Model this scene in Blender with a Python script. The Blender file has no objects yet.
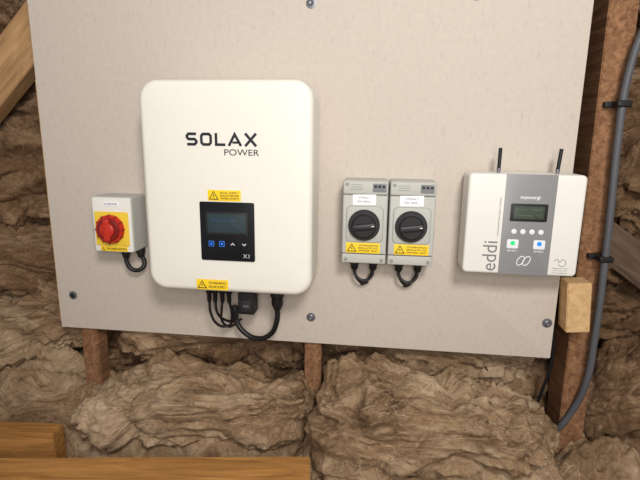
import bpy, bmesh, math, random
from mathutils import Matrix, Vector, noise
random.seed(4)
scene = bpy.context.scene
try:
    scene.view_settings.view_transform = 'Standard'
except Exception:
    pass
COL = bpy.context.collection

# ------------------------------------------------------------------ materials
def s2l(c):
    return tuple(((v/255)/12.92 if v/255 <= 0.04045 else ((v/255+0.055)/1.055)**2.4) for v in c)

def plain(name, rgb, rough=0.5, noise_amt=0.06, nscale=40, bump=0.0, metallic=0.0, emit=0.0, spec=0.4):
    m = bpy.data.materials.new(name); m.use_nodes = True
    nt = m.node_tree; b = nt.nodes['Principled BSDF']
    c = s2l(rgb)
    tc = nt.nodes.new('ShaderNodeTexCoord')
    n = nt.nodes.new('ShaderNodeTexNoise'); n.inputs['Scale'].default_value = nscale; n.inputs['Detail'].default_value = 5
    nt.links.new(tc.outputs['Object'], n.inputs['Vector'])
    r = nt.nodes.new('ShaderNodeValToRGB')
    r.color_ramp.elements[0].position = 0.3; r.color_ramp.elements[1].position = 0.7
    r.color_ramp.elements[0].color = (*[v*(1-noise_amt) for v in c], 1)
    r.color_ramp.elements[1].color = (*[min(1, v*(1+noise_amt)) for v in c], 1)
    nt.links.new(n.outputs['Fac'], r.inputs['Fac']); nt.links.new(r.outputs['Color'], b.inputs['Base Color'])
    b.inputs['Roughness'].default_value = rough; b.inputs['Metallic'].default_value = metallic
    b.inputs['Specular IOR Level'].default_value = spec
    if emit:
        b.inputs['Emission Color'].default_value = (*c, 1); b.inputs['Emission Strength'].default_value = emit
    if bump:
        bp = nt.nodes.new('ShaderNodeBump'); bp.inputs['Strength'].default_value = bump; bp.inputs['Distance'].default_value = 0.002
        nt.links.new(n.outputs['Fac'], bp.inputs['Height']); nt.links.new(bp.outputs['Normal'], b.inputs['Normal'])
    return m

def wood(name, dark, light, stretch=(40, 40, 3)):
    m = bpy.data.materials.new(name); m.use_nodes = True
    nt = m.node_tree; b = nt.nodes['Principled BSDF']
    tc = nt.nodes.new('ShaderNodeTexCoord'); mp = nt.nodes.new('ShaderNodeMapping')
    mp.inputs['Scale'].default_value = stretch
    nt.links.new(tc.outputs['Object'], mp.inputs['Vector'])
    n = nt.nodes.new('ShaderNodeTexNoise'); n.inputs['Scale'].default_value = 1.6; n.inputs['Detail'].default_value = 8; n.inputs['Distortion'].default_value = 0.8
    n.inputs['Roughness'].default_value = 0.65
    nt.links.new(mp.outputs[0], n.inputs['Vector'])
    r = nt.nodes.new('ShaderNodeValToRGB')
    r.color_ramp.elements[0].position = 0.3; r.color_ramp.elements[1].position = 0.68
    r.color_ramp.elements[0].color = (*s2l(dark), 1); r.color_ramp.elements[1].color = (*s2l(light), 1)
    nt.links.new(n.outputs['Fac'], r.inputs['Fac']); nt.links.new(r.outputs['Color'], b.inputs['Base Color'])
    b.inputs['Roughness'].default_value = 0.8; b.inputs['Specular IOR Level'].default_value = 0.2
    bp = nt.nodes.new('ShaderNodeBump'); bp.inputs['Strength'].default_value = 0.5; bp.inputs['Distance'].default_value = 0.003
    nt.links.new(n.outputs['Fac'], bp.inputs['Height']); nt.links.new(bp.outputs['Normal'], b.inputs['Normal'])
    return m

def wool(name, dark, mid, light):
    """mineral wool: warped, stretched noise so the colour and relief run in curling fibres"""
    m = bpy.data.materials.new(name); m.use_nodes = True
    nt = m.node_tree; b = nt.nodes['Principled BSDF']; L = nt.links.new
    tc = nt.nodes.new('ShaderNodeTexCoord')
    wn = nt.nodes.new('ShaderNodeTexNoise'); wn.inputs['Scale'].default_value = 4.5; wn.inputs['Detail'].default_value = 4
    L(tc.outputs['Object'], wn.inputs['Vector'])
    sc = nt.nodes.new('ShaderNodeVectorMath'); sc.operation = 'SCALE'; sc.inputs['Scale'].default_value = 0.45
    L(wn.outputs['Color'], sc.inputs[0])
    ad = nt.nodes.new('ShaderNodeVectorMath'); ad.operation = 'ADD'
    L(tc.outputs['Object'], ad.inputs[0]); L(sc.outputs[0], ad.inputs[1])
    def fib(scale, det, rough, stretch):
        mp = nt.nodes.new('ShaderNodeMapping'); mp.inputs['Scale'].default_value = stretch; mp.inputs['Rotation'].default_value = (0, 0.25, 0)
        L(ad.outputs[0], mp.inputs['Vector'])
        n = nt.nodes.new('ShaderNodeTexNoise'); n.inputs['Scale'].default_value = scale; n.inputs['Detail'].default_value = det
        n.inputs['Roughness'].default_value = rough
        L(mp.outputs[0], n.inputs['Vector']); return n
    n1 = fib(5, 9, 0.72, (1, 1.6, 2.6)); n2 = fib(34, 8, 0.8, (0.3, 1.4, 2.2))
    big = nt.nodes.new('ShaderNodeTexNoise'); big.inputs['Scale'].default_value = 3.0; big.inputs['Detail'].default_value = 3
    L(tc.outputs['Object'], big.inputs['Vector'])
    mx = nt.nodes.new('ShaderNodeMix'); mx.inputs['Factor'].default_value = 0.45
    L(n1.outputs['Fac'], mx.inputs['A']); L(n2.outputs['Fac'], mx.inputs['B'])
    mx2 = nt.nodes.new('ShaderNodeMix'); mx2.inputs['Factor'].default_value = 0.28
    L(mx.outputs['Result'], mx2.inputs['A']); L(big.outputs['Fac'], mx2.inputs['B'])
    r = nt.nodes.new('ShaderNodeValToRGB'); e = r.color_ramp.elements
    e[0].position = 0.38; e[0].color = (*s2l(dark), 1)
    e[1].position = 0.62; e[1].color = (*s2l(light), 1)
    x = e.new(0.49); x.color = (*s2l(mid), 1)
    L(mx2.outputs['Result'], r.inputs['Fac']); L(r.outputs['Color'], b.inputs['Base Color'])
    b.inputs['Roughness'].default_value = 1; b.inputs['Specular IOR Level'].default_value = 0.03
    bp = nt.nodes.new('ShaderNodeBump'); bp.inputs['Strength'].default_value = 0.9; bp.inputs['Distance'].default_value = 0.016
    L(mx.outputs['Result'], bp.inputs['Height']); L(bp.outputs['Normal'], b.inputs['Normal'])
    return m

M_board = plain('cement_board', (197, 187, 177), 0.85, 0.035, 90, 0.25, spec=0.2)
def board_detail(m):
    nt = m.node_tree; b = nt.nodes['Principled BSDF']
    src = b.inputs['Base Color'].links[0].from_socket
    tc = nt.nodes.new('ShaderNodeTexCoord'); mp = nt.nodes.new('ShaderNodeMapping'); mp.inputs['Scale'].default_value = (60, 60, 14)
    n = nt.nodes.new('ShaderNodeTexNoise'); n.inputs['Scale'].default_value = 2.2; n.inputs['Detail'].default_value = 6
    nt.links.new(tc.outputs['Object'], mp.inputs['Vector']); nt.links.new(mp.outputs[0], n.inputs['Vector'])
    r = nt.nodes.new('ShaderNodeValToRGB'); r.color_ramp.elements[0].position = 0.25; r.color_ramp.elements[0].color = (.72, .70, .68, 1)
    r.color_ramp.elements[1].position = 0.42; r.color_ramp.elements[1].color = (1, 1, 1, 1)
    nt.links.new(n.outputs['Fac'], r.inputs['Fac'])
    mx = nt.nodes.new('ShaderNodeMix'); mx.data_type = 'RGBA'; mx.blend_type = 'MULTIPLY'; mx.inputs['Factor'].default_value = 0.45
    nt.links.new(src, mx.inputs['A']); nt.links.new(r.outputs['Color'], mx.inputs['B'])
    nt.links.new(mx.outputs['Result'], b.inputs['Base Color'])
board_detail(M_board)
M_white = plain('white_casing', (230, 227, 219), 0.45, 0.01)
M_white2 = plain('unit_white', (226, 224, 219), 0.4, 0.01)
M_grey = plain('isolator_grey', (180, 181, 175), 0.5, 0.015)
M_greyd = plain('isolator_grey_dark', (140, 143, 142), 0.5, 0.02)
M_panelg = plain('panel_grey', (142, 142, 144), 0.35, 0.01, metallic=0.2)
M_black = plain('black_plastic', (22, 22, 24), 0.45, 0.05)
M_knob = plain('knob_black', (38, 38, 41), 0.4, 0.05)
M_glass = plain('screen_glass', (16, 17, 22), 0.25, 0.02)
M_lcd = plain('lcd_blue', (44, 58, 64), 0.3, 0.1, 60, emit=0.05)
M_lcdink = plain('lcd_ink', (52, 84, 116), 0.3, 0.1, 60, emit=0.1)
M_lcd2 = plain('lcd_dark', (66, 76, 66), 0.3, 0.1, 60)
M_lcd2i = plain('lcd_segments', (100, 112, 100), 0.3, 0.1, 60)
M_lcdbez = plain('lcd_bezel', (30, 31, 32), 0.4, 0.02)
M_yellow = plain('label_yellow', (244, 206, 34), 0.5, 0.02)
M_ylw2 = plain('plate_yellow', (232, 196, 60), 0.5, 0.02)
M_red = plain('knob_red', (190, 44, 30), 0.4, 0.03)
M_reddark = plain('knob_red_dark', (120, 26, 20), 0.5, 0.03)
M_label = plain('label_white', (236, 236, 240), 0.5, 0.01)
M_ink = plain('ink_dark', (28, 30, 40), 0.6, 0.02)
M_inkg = plain('ink_grey', (120, 122, 126), 0.6, 0.02)
M_blue = plain('led_blue', (30, 110, 235), 0.4, 0.02, emit=1.0)
M_blued = plain('button_blue', (40, 90, 170), 0.4, 0.02, emit=0.4)
M_green = plain('led_green', (40, 190, 110), 0.4, 0.02, emit=0.6)
M_btn = plain('button_light', (225, 228, 232), 0.4, 0.02)
M_screw = plain('screw_zinc', (120, 122, 130), 0.4, 0.1, 200, metallic=0.6)
M_conduit = plain('conduit_dark', (84, 85, 90), 0.5, 0.06)
M_woodred = wood('stud_wood', (96, 62, 42), (158, 118, 86))
M_woodlt = wood('block_wood', (182, 146, 100), (218, 184, 138))
M_woodor = wood('joist_wood', (128, 86, 44), (190, 138, 78), (3, 40, 40))
M_woodgr = wood('old_wood', (70, 56, 46), (112, 92, 76), (4, 30, 30))
M_woodraf = wood('rafter_wood', (140, 104, 70), (194, 156, 112), (4, 30, 30))
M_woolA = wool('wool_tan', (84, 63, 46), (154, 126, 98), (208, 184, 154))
M_woolB = wool('wool_brown_shaded', (64, 46, 33), (122, 95, 71), (174, 146, 118))  # browner wool at the back, with the shade there also put into its colour
M_fibA = plain('fibre_tan', (174, 148, 118), 1.0, 0.3, 12, spec=0.05)
M_fibA2 = plain('fibre_pale', (204, 184, 156), 1.0, 0.3, 12, spec=0.05)
M_fibB = plain('fibre_brown', (142, 115, 88), 1.0, 0.3, 12, spec=0.05)
M_fibD = plain('fibre_dark', (110, 86, 64), 1.0, 0.3, 12, spec=0.05)
M_floor = plain('ceiling_board', (120, 105, 90), 0.9, 0.1, 10)

# ------------------------------------------------------------------ helpers
def group(name, loc):
    e = bpy.data.objects.new(name, None); e.empty_display_size = 0.05; e.location = loc
    COL.objects.link(e); return e

def link(o, parent, mat=None, smooth=False):
    COL.objects.link(o)
    if mat and hasattr(o.data, 'materials'):
        o.data.materials.append(mat)
    if parent is not None:
        o.parent = parent; o.matrix_parent_inverse = Matrix.Translation(-Vector(parent.location))
    if smooth:
        for p in o.data.polygons: p.use_smooth = True
    return o

def rr(cx, cz, w, h, r, n=6):
    r = max(0.00005, min(r, w/2-1e-5, h/2-1e-5)); pts = []
    for (sx, sz, a0) in ((1, 1, 0), (-1, 1, 90), (-1, -1, 180), (1, -1, 270)):
        for i in range(n+1):
            a = math.radians(a0+90*i/n)
            pts.append((cx+sx*(w/2-r)+r*math.cos(a), cz+sz*(h/2-r)+r*math.sin(a)))
    return pts

def rbox(name, parent, mat, cx, cz, w, h, y0, y1, r=0.002, bev=0.001, n=6, rot=0.0, steps=3, dome=0.0, smooth=True):
    bm = bmesh.new(); rings = []
    prof = [(0, y0)]
    for i in range(steps+1):
        a = math.pi/2*i/steps
        prof.append((bev*(1-math.cos(a)), y1+bev*(1-math.sin(a))))
    if dome:
        for k in (0.25, 0.5, 0.75):
            prof.append((bev+(min(w, h)/2-bev)*k, y1-dome*(1-(1-k)**2)))
    for ins, y in prof:
        pts = rr(cx, cz, w-2*ins, h-2*ins, max(r-ins, 0.0002) if not dome or ins <= bev else max(r-bev, 0.002), n)
        ring = []
        for (x, z) in pts:
            dx, dz = x-cx, z-cz
            x2 = cx+dx*math.cos(rot)-dz*math.sin(rot); z2 = cz+dx*math.sin(rot)+dz*math.cos(rot)
            ring.append(bm.verts.new((x2, y, z2)))
        rings.append(ring)
    N = len(rings[0])
    for a, b in zip(rings[:-1], rings[1:]):
        for i in range(N):
            bm.faces.new((a[i], a[(i+1) % N], b[(i+1) % N], b[i]))
    bm.faces.new(rings[-1]); bm.faces.new(list(reversed(rings[0])))
    bmesh.ops.recalc_face_normals(bm, faces=bm.faces)
    me = bpy.data.meshes.new(name); bm.to_mesh(me); bm.free()
    o = bpy.data.objects.new(name, me); link(o, parent, mat)
    if smooth:
        for p in me.polygons: p.use_smooth = len(p.vertices) == 4
        try: me.set_sharp_from_angle(angle=math.radians(35))
        except Exception: pass
    return o

def poly(name, parent, mat, pts, y0, y1):
    bm = bmesh.new()
    a = [bm.verts.new((x, y0, z)) for x, z in pts]; b = [bm.verts.new((x, y1, z)) for x, z in pts]
    n = len(pts); bm.faces.new(a); bm.faces.new(b)
    for i in range(n): bm.faces.new((a[i], a[(i+1) % n], b[(i+1) % n], b[i]))
    bmesh.ops.recalc_face_normals(bm, faces=bm.faces)
    me = bpy.data.meshes.new(name); bm.to_mesh(me); bm.free()
    return link(bpy.data.objects.new(name, me), parent, mat)

def lathe(name, parent, mat, prof, loc, axis='Y', seg=32):
    bm = bmesh.new(); rings = []
    for r, t in prof:
        ring = []
        for i in range(seg):
            a = 2*math.pi*i/seg
            if axis == 'Y': v = (loc[0]+r*math.cos(a), loc[1]-t, loc[2]+r*math.sin(a))
            else: v = (loc[0]+r*math.cos(a), loc[1]+r*math.sin(a), loc[2]+t)
            ring.append(bm.verts.new(v))
        rings.append(ring)
    for a, b in zip(rings[:-1], rings[1:]):
        for i in range(seg): bm.faces.new((a[i], a[(i+1) % seg], b[(i+1) % seg], b[i]))
    bm.faces.new(rings[0]); bm.faces.new(rings[-1])
    bmesh.ops.recalc_face_normals(bm, faces=bm.faces)
    me = bpy.data.meshes.new(name); bm.to_mesh(me); bm.free()
    o = link(bpy.data.objects.new(name, me), parent, mat)
    for p in me.polygons: p.use_smooth = len(p.vertices) == 4
    try: me.set_sharp_from_angle(angle=math.radians(35))
    except Exception: pass
    return o

def tube(name, parent, mat, pts, r):
    cu = bpy.data.curves.new(name, 'CURVE'); cu.dimensions = '3D'; cu.bevel_depth = r; cu.bevel_resolution = 4; cu.resolution_u = 10
    cu.use_fill_caps = True
    sp = cu.splines.new('BEZIER'); sp.bezier_points.add(len(pts)-1)
    for bp, p in zip(sp.bezier_points, pts):
        bp.co = p; bp.handle_left_type = bp.handle_right_type = 'AUTO'
    o = bpy.data.objects.new(name, cu)
    COL.objects.link(o); bpy.context.view_layer.update()
    dg = bpy.context.evaluated_depsgraph_get()
    me = bpy.data.meshes.new_from_object(o.evaluated_get(dg))
    bpy.data.objects.remove(o)
    me.name = name
    o2 = bpy.data.objects.new(name, me)
    me.materials.clear()
    return link(o2, parent, mat, smooth=True)

def text(name, parent, mat, s, cx, cz, w, h, y, bold=0.0, rot=0.0, th=0.0003, shear=0.0):
    cu = bpy.data.curves.new(name, 'FONT'); cu.body = s; cu.size = 1; cu.extrude = 0.01; cu.offset = bold; cu.align_x = 'CENTER'; cu.shear = shear
    o = bpy.data.objects.new(name, cu); COL.objects.link(o); bpy.context.view_layer.update()
    dg = bpy.context.evaluated_depsgraph_get()
    me = bpy.data.meshes.new_from_object(o.evaluated_get(dg)); bpy.data.objects.remove(o)
    xs = [v.co.x for v in me.vertices]; ys = [v.co.y for v in me.vertices]
    x0, x1, y0, y1 = min(xs), max(xs), min(ys), max(ys)
    for v in me.vertices:
        lx = (v.co.x-(x0+x1)/2)/(x1-x0)*w; lz = (v.co.y-(y0+y1)/2)/(y1-y0)*h
        d = v.co.z
        v.co = (cx+lx*math.cos(rot)-lz*math.sin(rot), y-th*(d > 0), cz+lx*math.sin(rot)+lz*math.cos(rot))
    me.materials.clear()
    return link(bpy.data.objects.new(name, me), parent, mat)

def stroke(name, parent, mat, pts, wd, y, th=0.0004, closed=False):
    """flat ribbon letter stroke with mitred joins"""
    n = len(pts); Ls = []; Rs = []
    for i in range(n):
        p = Vector(pts[i])
        pr = Vector(pts[(i-1) % n]) if (closed or i > 0) else None
        nx = Vector(pts[(i+1) % n]) if (closed or i < n-1) else None
        d1 = (p-pr).normalized() if pr is not None else (nx-p).normalized()
        d2 = (nx-p).normalized() if nx is not None else d1
        n1 = Vector((-d1.y, d1.x)); n2 = Vector((-d2.y, d2.x)); m = (n1+n2).normalized()
        k = wd/2/max(0.5, m.dot(n1))
        Ls.append(p+m*k); Rs.append(p-m*k)
    bm = bmesh.new(); m = n if closed else n-1
    def mk(v, yy): return bm.verts.new((v.x, yy, v.y))
    A = [mk(v, y) for v in Ls]; Bv = [mk(v, y) for v in Rs]; C = [mk(v, y-th) for v in Ls]; D = [mk(v, y-th) for v in Rs]
    for i in range(m):
        j = (i+1) % n
        bm.faces.new((C[i], C[j], D[j], D[i])); bm.faces.new((A[i], A[j], C[j], C[i])); bm.faces.new((Bv[i], Bv[j], D[j], D[i]))
    bmesh.ops.recalc_face_normals(bm, faces=bm.faces)
    me = bpy.data.meshes.new(name); bm.to_mesh(me); bm.free()
    return link(bpy.data.objects.new(name, me), parent, mat)

def beam(name, parent, mat, a, b, w, h, up=(0, 0, 1)):
    a, b = Vector(a), Vector(b); d = (b-a).normalized(); u = Vector(up); s = d.cross(u).normalized(); u = s.cross(d).normalized()
    bm = bmesh.new(); L = (b-a).length
    bmesh.ops.create_cube(bm, size=1)
    for v in bm.verts:
        v.co = Vector((v.co.x*L, v.co.y*w, v.co.z*h))
    bmesh.ops.bevel(bm, geom=list(bm.edges), offset=0.002, segments=2, affect='EDGES')
    me = bpy.data.meshes.new(name); bm.to_mesh(me); bm.free()
    o = bpy.data.objects.new(name, me); COL.objects.link(o); me.materials.append(mat)
    R = Matrix(((d.x, -s.x, u.x, 0), (d.y, -s.y, u.y, 0), (d.z, -s.z, u.z, 0), (0, 0, 0, 1)))
    o.matrix_world = Matrix.Translation((a+b)/2)@R
    if parent is not None:
        o.parent = parent; o.matrix_parent_inverse = Matrix.Translation(-Vector(parent.location))
    return o

def warn(prefix, parent, cx, cz, w, h, y, tri_side=-1, lines=("DANGER", "ELECTRIC SHOCK")):
    rbox(prefix+'_sheet', parent, M_yellow, cx, cz, w, h, y+0.0005, y-0.0006, 0.0015, 0.0002)
    tx = cx+tri_side*(w/2-h*0.55); s = h*0.42; yy = y-0.0006
    poly(prefix+'_triangle', parent, M_ink, [(tx-s*1.1, cz-s*0.9), (tx+s*1.1, cz-s*0.9), (tx, cz+s)], yy, yy-0.0003)
    poly(prefix+'_triangle_fill', parent, M_yellow, [(tx-s*0.78, cz-s*0.7), (tx+s*0.78, cz-s*0.7), (tx, cz+s*0.68)], yy-0.0003, yy-0.0005)
    poly(prefix+'_bolt', parent, M_ink, [(tx+s*.1, cz+s*.4), (tx-s*.22, cz-s*.2), (tx, cz-s*.15), (tx-s*.05, cz-s*.6), (tx+s*.25, cz-s*.02), (tx+s*.02, cz-s*.05)], yy-0.0005, yy-0.0007)
    x0 = cx-tri_side*h*0.5
    for i, t in enumerate(lines):
        k = len(lines)
        text(prefix+'_text_%d' % i, parent, M_ink, t, x0, cz+h*(0.5-(i+0.5)/k)*0.75, w-h*1.35, h*0.5/k, yy, 0.01)

# ------------------------------------------------------------------ board
B = group('mounting_board', (-0.2135, 0.006, 1.55))
rbox('board_panel', B, M_board, -0.2135, 1.5, 1.285, 1.048, 0.013, 0.0, 0.002, 0.001)
for i, (x, z) in enumerate([(-0.168, 1.790), (-0.813, 1.070), (-0.162, 1.047), (0.412, 1.067), (0.19, 1.80)]):
    lathe('washer_%d' % i, B, M_screw, [(0.0115, 0.0), (0.0115, 0.0012), (0.006, 0.002)], (x, 0, z), seg=24)
    lathe('screw_head_%d' % i, B, M_screw if i != 1 else M_black, [(0.0065, 0.0015), (0.0065, 0.003), (0.004, 0.0045), (0.0015, 0.0035)], (x, 0, z), seg=16)

# ------------------------------------------------------------------ solar inverter
I = group('solar_inverter', (-0.333, -0.07, 1.38))
cx, cz = -0.3325, 1.3805
rbox('wall_bracket', I, M_screw, cx, 1.40, 0.26, 0.32, 0.0, -0.03, 0.005, 0.001)
rbox('casing_back', I, M_white, cx, cz, 0.345, 0.44, -0.012, -0.05, 0.03, 0.003)
rbox('casing_body', I, M_white, cx, cz, 0.380, 0.466, -0.035, -0.138, 0.042, 0.014, n=10, steps=6, dome=0.003)
lx0, lz0, lw, lh, gap, sw = -0.4165, 1.4765, 0.0262, 0.0275, 0.0058, 0.0056
yl = -0.1412
def LP(k, pts):
    return [(lx0+k*(lw+gap)+sw/2+p[0]*(lw-sw), lz0+sw/2+p[1]*(lh-sw)) for p in pts]
c = .18
stroke('logo_s', I, M_ink, LP(0, [(1, 1), (c, 1), (0, 1-c), (0, .5+c), (c, .5), (1-c, .5), (1, .5-c), (1, c), (1-c, 0), (0, 0)]), sw, yl)
stroke('logo_o', I, M_ink, LP(1, [(c, 0), (0, c), (0, 1-c), (c, 1), (1-c, 1), (1, 1-c), (1, c), (1-c, 0)]), sw, yl, closed=True)
stroke('logo_l', I, M_ink, LP(2, [(0.02, 1.1), (0.02, 0), (1, 0)]), sw, yl)
stroke('logo_a', I, M_ink, LP(3, [(-0.18, -0.1), (0.45, 1.0), (1.1, -0.1)]), sw, yl)
stroke('logo_a_bar', I, M_ink, LP(3, [(0.2, 0.22), (0.8, 0.22)]), sw*0.8, yl)
stroke('logo_x1', I, M_ink, LP(4, [(0, 1.1), (1.15, -0.1)]), sw, yl)
stroke('logo_x2', I, M_ink, LP(4, [(1.15, 1.1), (0, -0.1)]), sw, yl-0.0001)
text('logo_sub', I, M_ink, "POWER", -0.294, 1.4635, 0.076, 0.0130, -0.1412, 0.0)
warn('warning_label_top', I, -0.335, 1.3705, 0.074, 0.024, -0.1410, lines=("DUAL SUPPLY", "ISOLATE BEFORE", "WORK STARTS"))
rbox('display_panel', I, M_glass, -0.330, 1.2905, 0.123, 0.132, -0.138, -0.1430, 0.004, 0.001)
rbox('display_bezel', I, M_lcdbez, -0.331, 1.309, 0.096, 0.052, -0.1425, -0.1436, 0.002, 0.0003)
rbox('display_lcd', I, M_lcd, -0.331, 1.309, 0.086, 0.042, -0.1433, -0.1441, 0.001, 0.0002)
text('lcd_text', I, M_lcdink, "Normal  0W", -0.336, 1.316, 0.055, 0.006, -0.1441)
for i, x in enumerate((-0.367, -0.343)):
    rbox('button_%d' % i, I, M_blued, x, 1.263, 0.013, 0.013, -0.1428, -0.1434, 0.002, 0.0002)
    rbox('button_face_%d' % i, I, M_glass, x, 1.263, 0.009, 0.009, -0.1432, -0.1436, 0.002, 0.0001)
    rbox('button_dot_%d' % i, I, M_blue, x, 1.263, 0.004, 0.004, -0.1434, -0.1439, 0.001, 0.0001)
for i, (x, s) in enumerate(((-0.318, 1), (-0.292, -1))):
    t = 0.0042
    stroke('arrow_%d' % i, I, M_btn, [(x-t, 1.263-s*t*0.5), (x, 1.263+s*t*0.5), (x+t, 1.263-s*t*0.5)], 0.0016, -0.1431)
text('panel_mark', I, M_btn, "X1", -0.288, 1.237, 0.014, 0.009, -0.1431, -0.01)
warn('warning_label_bottom', I, -0.369, 1.1665, 0.074, 0.024, -0.1408, lines=("WARNING", "SOLAR SUPPLY"))
for i, x in enumerate((-0.402, -0.387, -0.369, -0.352)):
    lathe('dc_connector_%d' % i, I, M_black, [(0.006, 0), (0.0075, -0.01), (0.0075, -0.03), (0.0055, -0.033), (0.0055, -0.05), (0.0035, -0.055)], (x, -0.075, 1.155), 'Z', 16)
tube('dc_cable_0', I, M_black, [(-0.402, -0.075, 1.11), (-0.400, -0.073, 1.07), (-0.385, -0.06, 1.035), (-0.365, -0.05, 1.03), (-0.352, -0.06, 1.05), (-0.352, -0.075, 1.11)], 0.0032)
tube('dc_cable_1', I, M_black, [(-0.387, -0.075, 1.11), (-0.384, -0.07, 1.07), (-0.37, -0.05, 1.045), (-0.355, -0.03, 1.035), (-0.345, 0.0, 1.03)], 0.0032)
tube('dc_cable_2', I, M_black, [(-0.369, -0.075, 1.11), (-0.372, -0.075, 1.08), (-0.378, -0.06, 1.05), (-0.37, -0.03, 1.02), (-0.36, 0.0, 1.015)], 0.0032)
rbox('dongle', I, M_black, -0.306, 1.106, 0.040, 0.054, -0.055, -0.090, 0.003, 0.002)
rbox('dongle_face', I, M_knob, -0.306, 1.100, 0.026, 0.028, -0.090, -0.0915, 0.003, 0.0005)
text('dongle_text', I, M_inkg, "WiFi", -0.306, 1.100, 0.014, 0.007, -0.0915)
lathe('ac_connector', I, M_black, [(0.015, 0), (0.0165, -0.004), (0.0165, -0.026), (0.014, -0.028), (0.014, -0.046), (0.009, -0.058), (0.006, -0.06)], (-0.233, -0.075, 1.150), 'Z', 24)
tube('ac_cable', I, M_black, [(-0.233, -0.075, 1.10), (-0.235, -0.073, 1.06), (-0.255, -0.066, 1.020), (-0.288, -0.06, 1.006), (-0.322, -0.055, 1.018), (-0.343, -0.05, 1.045), (-0.346, -0.05, 1.065)], 0.0064)
lathe('ac_gland', I, M_black, [(0.008, 0), (0.009, -0.005), (0.009, -0.03), (0.007, -0.034)], (-0.346, -0.052, 1.085), 'Z', 16)

# ------------------------------------------------------------------ red/yellow rotary isolator
R = group('rotary_isolator_switch', (-0.64, -0.035, 1.28))
rbox('enclosure', R, M_grey, -0.640, 1.2825, 0.102, 0.137, 0.0, -0.070, 0.006, 0.003)
rbox('enclosure_lid', R, M_white2, -0.640, 1.2825, 0.098, 0.133, -0.068, -0.073, 0.005, 0.0015)
rbox('yellow_plate', R, M_ylw2, -0.641, 1.273, 0.086, 0.084, -0.072, -0.0755, 0.004, 0.001)
rbox('name_label', R, M_label, -0.640, 1.334, 0.040, 0.012, -0.073, -0.0736, 0.001, 0.0002)
text('name_text', R, M_ink, "AC ISOLATOR", -0.640, 1.334, 0.032, 0.004, -0.0736)
KX, KZ = -0.643, 1.273
lathe('knob_base', R, M_red, [(0.035, 0), (0.035, 0.008), (0.033, 0.011), (0.030, 0.011)], (KX, -0.0755, KZ))
for i in range(12):
    a = 2*math.pi*i/12
    rbox('knob_notch_%d' % i, R, M_reddark, KX+0.0335*math.cos(a), KZ+0.0335*math.sin(a), 0.003, 0.005, -0.076, -0.0872, 0.001, 0.0003, rot=a+math.pi/2)
lathe('knob_dial', R, M_reddark, [(0.028, 0), (0.028, 0.005), (0.026, 0.007)], (KX, -0.0855, KZ))
rbox('knob_handle', R, M_red, KX, KZ, 0.015, 0.054, -0.085, -0.100, 0.006, 0.003)
lathe('knob_hub', R, M_red, [(0.018, 0), (0.018, 0.008), (0.015, 0.010)], (KX, -0.0885, KZ))
warn('warning_label', R, -0.640, 1.2235, 0.070, 0.013, -0.073, lines=("WARNING",))
lathe('gland_0', R, M_black, [(0.011, 0), (0.011, -0.014), (0.009, -0.016), (0.008, -0.024), (0.005, -0.026)], (-0.632, -0.035, 1.216), 'Z', 20)
lathe('gland_1', R, M_black, [(0.011, 0), (0.011, -0.014), (0.009, -0.016), (0.008, -0.024), (0.005, -0.026)], (-0.600, -0.020, 1.216), 'Z', 20)
tube('cable', R, M_black, [(-0.632, -0.035, 1.195), (-0.630, -0.036, 1.178), (-0.616, -0.034, 1.160), (-0.596, -0.028, 1.163), (-0.592, -0.02, 1.180), (-0.600, -0.02, 1.195)], 0.0055)

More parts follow.
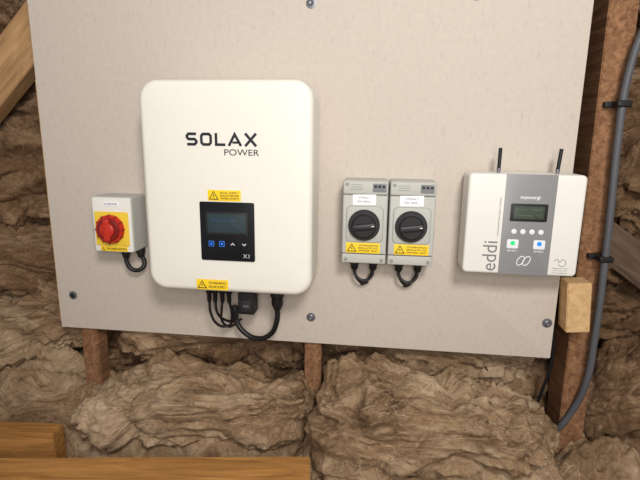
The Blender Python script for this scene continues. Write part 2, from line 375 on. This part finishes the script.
# ------------------------------------------------------------------ two DC isolators
def dc_isolator(cx, k):
    G = group('dc_isolator_switch', (cx, -0.04, 1.31))
    rbox('enclosure', G, M_grey, cx, 1.3085, 0.101, 0.192, 0.0, -0.068, 0.005, 0.003)
    rbox('lid_middle', G, M_grey, cx, 1.305, 0.100, 0.134, -0.066, -0.078, 0.004, 0.003)
    rbox('lid_top', G, M_grey, cx, 1.3885, 0.100, 0.030, -0.066, -0.076, 0.004, 0.003)
    rbox('lid_bottom', G, M_grey, cx, 1.2255, 0.100, 0.022, -0.066, -0.075, 0.004, 0.003)
    rbox('lid_recess', G, M_greyd, cx, 1.3065, 0.084, 0.084, -0.077, -0.0784, 0.012, 0.0006)
    rbox('lid_field', G, M_grey, cx, 1.3065, 0.081, 0.081, -0.078, -0.0790, 0.011, 0.0006)
    for j, sx in enumerate((-1, 1)):
        for q, z in enumerate((1.396, 1.2235)):
            lathe('lid_screw_%d%d' % (j, q), G, M_greyd, [(0.0042, 0), (0.0042, 0.002), (0.003, 0.0022)], (cx+sx*0.041, -0.0745, z), seg=14)
    rbox('maker_label', G, M_inkg, cx+0.031, 1.389, 0.030, 0.019, -0.0755, -0.0766, 0.001, 0.0002)
    for q in range(3):
        rbox('maker_mark_%d' % q, G, M_ink, cx+0.022+q*0.009, 1.392, 0.006, 0.006, -0.0765, -0.0769, 0.0005, 0.0001)
    for q in range(3):
        rbox('vent_%d' % q, G, M_greyd, cx-0.020, 1.395-q*0.005, 0.026, 0.0014, -0.0758, -0.0762, 0.0005, 0.0001)
    rbox('string_label', G, M_label, cx-0.002, 1.362, 0.052, 0.024, -0.0775, -0.0786, 0.001, 0.0002, rot=0.02)
    text('string_text', G, M_ink, "STRING %d" % k, cx-0.002, 1.367, 0.026, 0.0038, -0.0786)
    text('string_text_2', G, M_ink, "DC ISOL.", cx-0.002, 1.3585, 0.030, 0.0038, -0.0786)
    lathe('knob_skirt', G, M_knob, [(0.0355, 0), (0.0355, 0.004), (0.033, 0.007), (0.031, 0.007), (0.030, 0.010)], (cx-0.001, -0.0790, 1.305), seg=40)
    lathe('knob_disc', G, M_black, [(0.027, 0), (0.027, 0.010), (0.024, 0.0125)], (cx-0.001, -0.0872, 1.305), seg=40)
    rbox('knob_grip', G, M_knob, cx-0.001, 1.305, 0.052, 0.014, -0.097, -0.108, 0.005, 0.003, rot=0.12)
    rbox('knob_pointer', G, M_label, cx+0.019, 1.3075, 0.006, 0.0018, -0.107, -0.1084, 0.0005, 0.0002, rot=0.12)
    warn('warning_label', G, cx+(-0.002 if k == 1 else 0.002), 1.252, 0.077, 0.024, -0.0785, lines=("WARNING", "ISOLATE DC", "AND AC"))
    for q, dx in enumerate((-0.022, 0.022)):
        lathe('gland_%d' % q, G, M_black, [(0.0105, 0), (0.0115, -0.003), (0.0115, -0.013), (0.0095, -0.015), (0.009, -0.024), (0.006, -0.028)], (cx+dx, -0.035, 1.2165), 'Z', 20)
    tube('cable_a', G, M_black, [(cx-0.022, -0.035, 1.192), (cx-0.021, -0.035, 1.180), (cx-0.010, -0.037, 1.166), (cx+0.004, -0.038, 1.163), (cx+0.020, -0.036, 1.175), (cx+0.022, -0.035, 1.192)], 0.0036)
    tube('cable_b', G, M_black, [(cx-0.020, -0.035, 1.192), (cx-0.020, -0.032, 1.176), (cx-0.006, -0.02, 1.152), (cx+0.006, -0.004, 1.146), (cx+0.010, 0.002, 1.147)], 0.003)
    tube('cable_c', G, M_black, [(cx+0.020, -0.035, 1.192), (cx+0.018, -0.032, 1.178), (cx+0.006, -0.028, 1.158), (cx-0.004, -0.004, 1.142), (cx-0.006, 0.002, 1.142)], 0.003)
    return G
dc_isolator(-0.0310, 1)
dc_isolator(0.0735, 2)

# ------------------------------------------------------------------ hot water power diverter
E = group('solar_power_diverter', (0.306, -0.045, 1.318))
cx, cz = 0.3085, 1.3175
rbox('back_plate', E, M_white2, cx, cz, 0.222, 0.204, -0.005, -0.03, 0.012, 0.002)
rbox('casing', E, M_white2, cx, cz, 0.240, 0.219, -0.02, -0.088, 0.010, 0.006, n=8, steps=5)
rbox('centre_panel', E, M_panelg, 0.317, cz, 0.104, 0.2185, -0.080, -0.0892, 0.001, 0.0006)
rbox('lcd_bezel', E, M_lcdbez, 0.317, 1.346, 0.076, 0.038, -0.0890, -0.0906, 0.003, 0.0005)
rbox('lcd', E, M_lcd2, 0.317, 1.346, 0.062, 0.027, -0.0904, -0.0911, 0.001, 0.0002)
text('lcd_text', E, M_lcd2i, "Export  0.4kW", 0.317, 1.352, 0.050, 0.005, -0.0911)
text('lcd_text_2', E, M_lcd2i, "Heating  1.2", 0.317, 1.340, 0.050, 0.005, -0.0911)
text('maker_text', E, M_label, "myenergi", 0.317, 1.3775, 0.040, 0.009, -0.0892, 0.01)
for i, x in enumerate((0.290, 0.3085, 0.327, 0.3455)):
    lathe('button_%d' % i, E, M_btn, [(0.0056, 0), (0.0056, 0.0015), (0.0044, 0.002)], (x, -0.0892, 1.3045), seg=16)
for nm, x, mt in (('green', 0.290, M_green), ('blue', 0.345, M_blue)):
    rbox('plate_'+nm, E, M_btn, x, 1.277, 0.024, 0.020, -0.0890, -0.0898, 0.003, 0.0002)
    lathe('led_'+nm, E, mt, [(0.0050, 0), (0.0050, 0.0008)], (x, -0.0896, 1.279), seg=20)
    text('led_text_'+nm, E, M_label, "HEATER 1" if nm == 'green' else "HEATER 2", x, 1.262, 0.020, 0.004, -0.0892)
for i, dx in enumerate((-0.009, 0.009)):
    pts = []; a = 0.5
    for k in range(13):
        t = 2*math.pi*k/12; ex, ez = 0.0062*math.cos(t), 0.011*math.sin(t)
        pts.append((0.316+dx*0.7+ex*math.cos(a)+ez*math.sin(a), -0.0894, 1.240-ex*math.sin(a)+ez*math.cos(a)))
    tube('emblem_loop_%d' % i, E, M_label, pts, 0.0010)
text('product_text', E, M_inkg, "eddi", 0.2440, 1.2480, 0.066, 0.030, -0.0882, 0.0, rot=math.pi/2)
text('product_subtext', E, M_inkg, "MICROGENERATION ENERGY DIVERTER", 0.2575, 1.335, 0.085, 0.003, -0.0882, 0.0, rot=math.pi/2)
pts = [(0.380, -0.0883, 1.241), (0.386, -0.0883, 1.247), (0.391, -0.0883, 1.240), (0.397, -0.0883, 1.246), (0.404, -0.0883, 1.236), (0.397, -0.0883, 1.231), (0.389, -0.0883, 1.235)]
tube('signature_mark', E, M_inkg, pts, 0.0006)
for i in range(3):
    text('spec_text_%d' % i, E, M_inkg, ["designed and made", "in Grimsby UK", "www.energy.uk"][i], 0.393, 1.226-i*0.005, 0.032, 0.003, -0.0882)
for i, (x, tx) in enumerate(((0.255, 0.0), (0.377, 0.003))):
    lathe('antenna_base_%d' % i, E, M_screw, [(0.0035, 0), (0.0035, 0.006), (0.0045, 0.006), (0.0045, 0.012)], (x, -0.055, 1.425), 'Z', 14)
    tube('antenna_%d' % i, E, M_black, [(x, -0.055, 1.435), (x+tx*0.5, -0.055, 1.458), (x+tx, -0.055, 1.480)], 0.0040)

# ------------------------------------------------------------------ timbers
S = group('roof_stud', (-0.785, 0.04, 1.3)); beam('stud_post', S, M_woodred, (-0.786, 0.038, 0.60), (-0.786, 0.038, 2.3), 0.048, 0.047, (0, 1, 0))
S = group('roof_stud', (-0.16, 0.04, 1.3)); beam('stud_post', S, M_woodred, (-0.158, 0.038, 0.60), (-0.158, 0.038, 2.3), 0.044, 0.047, (0, 1, 0))
S = group('roof_stud', (0.5, 0.06, 1.3)); beam('stud_post', S, M_woodred, (0.508, 0.062, 0.55), (0.490, 0.062, 2.3), 0.060, 0.095, (0, 1, 0))
S = group('board_edge_batten', (-0.85, 0.03, 1.3)); beam('batten', S, M_woodlt, (-0.852, 0.024, 0.985), (-0.852, 0.024, 1.63), 0.034, 0.02, (0, 1, 0))
S = group('timber_noggin', (0.46, -0.02, 1.11)); beam('noggin', S, M_woodlt, (0.457, -0.018, 1.182), (0.466, -0.018, 1.064), 0.052, 0.052, (0, 1, 0))
S = group('diagonal_brace', (0.7, 0.2, 1.1)); beam('brace', S, M_woodgr, (0.42, 0.13, 1.36), (1.15, 0.13, 0.84), 0.045, 0.09, (0, 0, 1))
S = group('rafter', (-1.1, 0.1, 1.65)); beam('rafter_beam', S, M_woodraf, (-1.50, 0.07, 1.16), (-0.70, 0.07, 1.93), 0.05, 0.11, (0, 0, 1))
S = group('rafter', (0.7, 0.2, 1.8)); beam('rafter_beam', S, M_woodgr, (0.50, 0.14, 1.90), (1.1, 0.14, 1.40), 0.05, 0.08, (0, 0, 1))
S = group('ceiling_joist', (-0.5, -0.28, 0.75)); beam('joist', S, M_woodor, (-1.30, -0.408, 0.745), (-0.128, -0.232, 0.745), 0.045, 0.11, (0, 0, 1))
S = group('ceiling_joist', (-1.1, -0.18, 0.74)); beam('joist', S, M_woodor, (-1.60, -0.24, 0.735), (-0.765, -0.175, 0.735), 0.045, 0.10, (0, 0, 1))

# ------------------------------------------------------------------ conduit
Cn = group('cable_conduit', (0.51, -0.02, 1.3))
tube('conduit_pipe', Cn, M_conduit, [(0.62, -0.02, 1.86), (0.56, -0.02, 1.80), (0.524, -0.02, 1.72), (0.507, -0.018, 1.62), (0.506, -0.018, 1.50), (0.511, -0.018, 1.35), (0.515, -0.018, 1.20), (0.516, -0.018, 1.05), (0.513, -0.015, 0.93), (0.50, 0.0, 0.85), (0.47, 0.01, 0.78), (0.44, 0.05, 0.72)], 0.0080)
for i, z in enumerate((1.575, 1.235)):
    x = 0.506 if i == 0 else 0.514
    rbox('saddle_clip_%d' % i, Cn, M_black, x, z, 0.030, 0.014, 0.014, -0.029, 0.004, 0.003)
    rbox('clip_tab_%d' % i, Cn, M_black, x-0.019, z, 0.018, 0.012, 0.014, 0.0, 0.003, 0.001)
W = group('supply_cable', (0.3, 0.05, 0.9))
tube('cable_run', W, M_black, [(0.24, 0.06, 1.05), (0.27, 0.07, 0.96), (0.30, 0.08, 0.90), (0.36, 0.09, 0.84), (0.45, 0.09, 0.80)], 0.0022)
W = group('supply_cable', (0.44, 0.05, 0.9))
tube('cable_run', W, M_black, [(0.44, 0.03, 1.05), (0.445, 0.03, 0.95), (0.43, 0.04, 0.85), (0.42, 0.05, 0.75)], 0.004)

# ------------------------------------------------------------------ insulation
def billow(p, f, seed, octs=4, gain=0.5):
    """puffy lumps with soft creases, domain-warped so the folds curl"""
    w = noise.noise_vector(Vector((p[0]*2.3+seed, p[1]*2.3, p[2]*2.3)))*0.16
    w += noise.noise_vector(Vector((p[0]*7+seed, p[1]*7, p[2]*7)))*0.05
    w += noise.noise_vector(Vector((p[0]*22+seed, p[1]*22, p[2]*22)))*0.014
    x, y, z = p[0]+w.x, p[1]+w.y, p[2]+w.z
    v = 0; a = 1; tot = 0
    for o in range(octs):
        q = noise.noise(Vector((x*f+seed, y*f-seed*1.7, z*f+seed*0.3)))
        v += a*(math.sqrt(q*q+0.002)-0.045)*2.2; tot += a; a *= gain; f *= 2.1
    return v/tot

def strands(name, parent, vs, nrm, nu, nv, count, mats, weights, lift=0.005, wd=0.00035, clip=None):
    """loose glass fibres lying over the blanket: thin ribbons that wander across the surface"""
    V = [[] for _ in mats]; F = [[] for _ in mats]
    rnd = random.Random(len(name)*7+nu+count)
    tries = 0
    while count > 0 and tries < 10**6:
        tries += 1
        i = rnd.uniform(2, nu-2); j = rnd.uniform(3, nv-3)
        p0 = vs[int(j)*(nu+1)+int(i)]
        if clip and not clip(p0): continue
        count -= 1
        k = rnd.choices(range(len(mats)), weights)[0]
        a = rnd.uniform(0, 6.28); n = rnd.randint(4, 8); st = rnd.uniform(0.5, 1.1)
        w = wd*rnd.uniform(0.6, 1.6); lf = rnd.uniform(0.0, 1)**2*lift+0.0005
        pts = []
        for q in range(n):
            ii = int(min(max(i, 1), nu-1)); jj = int(min(max(j, 1), nv-1)); idx = jj*(nu+1)+ii
            fu = min(max(i-ii, 0), 1); fv = min(max(j-jj, 0), 1)
            P = (Vector(vs[idx])*(1-fu)*(1-fv)+Vector(vs[idx+1])*fu*(1-fv)+Vector(vs[idx+nu+1])*(1-fu)*fv+Vector(vs[idx+nu+2])*fu*fv)
            N = nrm[idx]
            arch = math.sin(math.pi*q/(n-1))
            pts.append((P+N*(lf*(0.3+arch)), N))
            a += rnd.gauss(0, 0.5); i += math.cos(a)*st; j += math.sin(a)*st
        base = len(V[k])
        for q, (P, N) in enumerate(pts):
            T = (pts[min(q+1, n-1)][0]-pts[max(q-1, 0)][0])
            if T.length < 1e-7: T = Vector((1, 0, 0))
            S_ = T.normalized().cross(N).normalized()*w*(1-abs(2*q/(n-1)-1)*0.7)
            V[k].append(P+S_); V[k].append(P-S_)
        for q in range(n-1):
            b = base+2*q; F[k].append((b, b+1, b+3, b+2))
    for k, m in enumerate(mats):
        if not F[k]: continue
        me = bpy.data.meshes.new(name); me.from_pydata(V[k], [], F[k]); me.update()
        link(bpy.data.objects.new(name+'_%d' % k, me), parent, m, smooth=True)

def sheet(name, parent, mat, fn, nu, nv, count=0, mats=None, weights=None, flip=1, clip=None):
    vs = []; fs = []
    for j in range(nv+1):
        for i in range(nu+1):
            vs.append(fn(i/nu, j/nv))
    for j in range(nv):
        for i in range(nu):
            a = j*(nu+1)+i; fs.append((a, a+1, a+nu+2, a+nu+1))
    me = bpy.data.meshes.new(name); me.from_pydata(vs, [], fs); me.update()
    o = link(bpy.data.objects.new(name, me), parent, mat, smooth=True)
    if count:
        nrm = [Vector(v.normal)*flip for v in me.vertices]
        strands(name+'_fibres', parent, vs, nrm, nu, nv, count, mats, weights, clip=clip)
    return o

INS = group('loft_insulation', (-0.2, 0.2, 1.0))
def back(u, v):
    x = -1.9+3.6*u; z = 0.5+2.0*v
    w = billow((x*0.6, z*1.7, 0), 2.8, 7.3, 6, 0.6)
    w2 = noise.noise(Vector((x*1.3, z*2.2, 3)))
    y = 0.29-0.26*w-0.05*w2 - max(0, (1.0-z))*0.25
    return (x, max(y, 0.075 if z > 0.9 else -1), z)
def vis_back(p): return -1.5 < p[0] < 1.2 and (p[0] < -0.8 or p[0] > 0.4 or p[2] < 1.05) and p[2] > 0.75
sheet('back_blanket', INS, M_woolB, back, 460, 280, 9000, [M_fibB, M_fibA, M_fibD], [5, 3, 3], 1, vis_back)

def lower(u, v):
    x = -1.9+3.6*u; y = -0.95+1.30*v
    w = billow((x*0.9, y*1.5, 0.4), 3.2, 2.1, 6, 0.60)
    z = 0.655+0.14*w+0.03*noise.noise(Vector((x*2, y*2, 9)))
    def heap(cx, cy, sx, sy, h):
        d = ((x-cx)/sx)**2+((y-cy)/sy)**2
        return h*math.exp(-d*d) if d < 4 else 0
    z += heap(-0.45, -0.04, 0.29, 0.12, 0.11)+heap(0.13, -0.08, 0.25, 0.16, 0.13)+heap(-0.95, 0.08, 0.25, 0.12, 0.12)
    z -= 0.06*max(0, min(1, (-0.12-y)/0.12))
    return (x, y, z)
def vis_low(p): return -1.3 < p[0] < 0.9 and p[1] > -0.45
sheet('floor_blanket', INS, M_woolA, lower, 460, 240, 5000, [M_fibA, M_fibA2, M_fibD], [5, 3, 3], 1, vis_low)

def batt(name, mat, c, s, seed, rotz=0.0, tilt=0.0, amp=0.5, mats=None, weights=(5, 3, 3), cnt=2000):
    cr, sr = math.cos(rotz), math.sin(rotz); ct, st = math.cos(tilt), math.sin(tilt)
    def sp(a, e):
        return math.copysign(abs(a)**e, a)
    def fn(u, v):
        th = 2*math.pi*u; ph = -math.pi/2+math.pi*v
        x = sp(math.cos(ph), .6)*sp(math.cos(th), .6); y = sp(math.cos(ph), .6)*sp(math.sin(th), .6); z = sp(math.sin(ph), .7)
        P = Vector((x*s[0], y*s[1], z*s[2]))
        w = billow((P.x*0.8, P.y*1.2, P.z*2.0), 4.2, seed, 6, 0.58)
        k = 1-amp*0.6+amp*2.2*w
        P = Vector((P.x*(0.85+0.15*k), P.y*k, P.z*k))
        P.z += 0.03*noise.noise(Vector((P.x*4+seed, P.y*3, 0)))
        x, z = P.x*ct-P.z*st, P.x*st+P.z*ct
        x, y = x*cr-P.y*sr, x*sr+P.y*cr
        return (c[0]+x, c[1]+y, c[2]+z)
    mats = mats or ([M_fibA, M_fibA2, M_fibD] if mat is M_woolA else [M_fibB, M_fibA, M_fibD])
    sheet(name, INS, mat, fn, 200, 110, cnt, mats, list(weights), 1, lambda p: p[1] < c[1]+0.03)
batt('batt_0', M_woolA, (-0.45, 0.20, 0.91), (0.29, 0.11, 0.09), 3.3, 0.05, -0.05)
batt('batt_1', M_woolA, (0.14, 0.19, 0.91), (0.28, 0.11, 0.10), 5.3, -0.05, -0.15)
batt('batt_2', M_woolA, (-1.06, 0.18, 0.93), (0.24, 0.12, 0.10), 8.1, 0.1, 0.1)
batt('batt_3', M_woolA, (-0.46, -0.04, 0.80), (0.29, 0.10, 0.075), 11.7, 0.06, 0.02, cnt=2600)
batt('batt_4', M_woolA, (0.14, -0.08, 0.80), (0.28, 0.13, 0.11), 14.2, -0.1, -0.03, cnt=2600)
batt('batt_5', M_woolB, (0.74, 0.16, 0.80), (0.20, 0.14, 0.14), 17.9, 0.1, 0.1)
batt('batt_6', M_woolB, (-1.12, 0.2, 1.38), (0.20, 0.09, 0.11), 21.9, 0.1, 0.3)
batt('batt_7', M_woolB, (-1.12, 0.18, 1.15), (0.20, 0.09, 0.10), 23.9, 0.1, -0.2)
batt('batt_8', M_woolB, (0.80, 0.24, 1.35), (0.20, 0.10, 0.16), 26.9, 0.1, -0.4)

bm = bmesh.new(); bmesh.ops.create_cube(bm, size=1)
for v in bm.verts: v.co = Vector((-0.1+v.co.x*3.8, -0.5+v.co.y*2.4, 0.50+v.co.z*0.02))
me = bpy.data.meshes.new('floor'); bm.to_mesh(me); bm.free(); link(bpy.data.objects.new('floor', me), None, M_floor)

# ------------------------------------------------------------------ lights
def area(name, loc, target, size, power, color):
    l = bpy.data.lights.new(name, 'AREA'); l.size = size; l.energy = power; l.color = color
    o = bpy.data.objects.new(name, l); COL.objects.link(o); o.location = loc
    o.rotation_euler = (Vector(target)-Vector(loc)).to_track_quat('-Z', 'Y').to_euler(); return o
area('loft_lamp', (0.35, -1.7, 2.35), (-0.1, 0, 1.4), 0.35, 26, (1.0, 0.95, 0.88))
area('front_fill', (0.1, -1.6, 1.6), (-0.2, 0, 1.4), 0.5, 10, (1.0, 0.97, 0.93))  # soft fill light from near the camera, not a phone flash
w = bpy.data.worlds.new('world'); scene.world = w; w.use_nodes = True
w.node_tree.nodes['Background'].inputs[0].default_value = (1.0, 0.95, 0.90, 1); w.node_tree.nodes['Background'].inputs[1].default_value = 0.32

# ------------------------------------------------------------------ camera
cam = bpy.data.cameras.new('camera'); co = bpy.data.objects.new('camera', cam); COL.objects.link(co)
cam.sensor_width = 36; cam.lens = 36*481/640; cam.clip_start = 0.02
M = Matrix.Rotation(math.radians(7.0), 3, 'Z')@Matrix.Rotation(math.pi/2-math.radians(12.2), 3, 'X')@Matrix.Rotation(math.radians(0.75), 3, 'Z')
co.matrix_world = Matrix.Translation((0, -1.15, 1.5))@M.to_4x4()
scene.camera = co
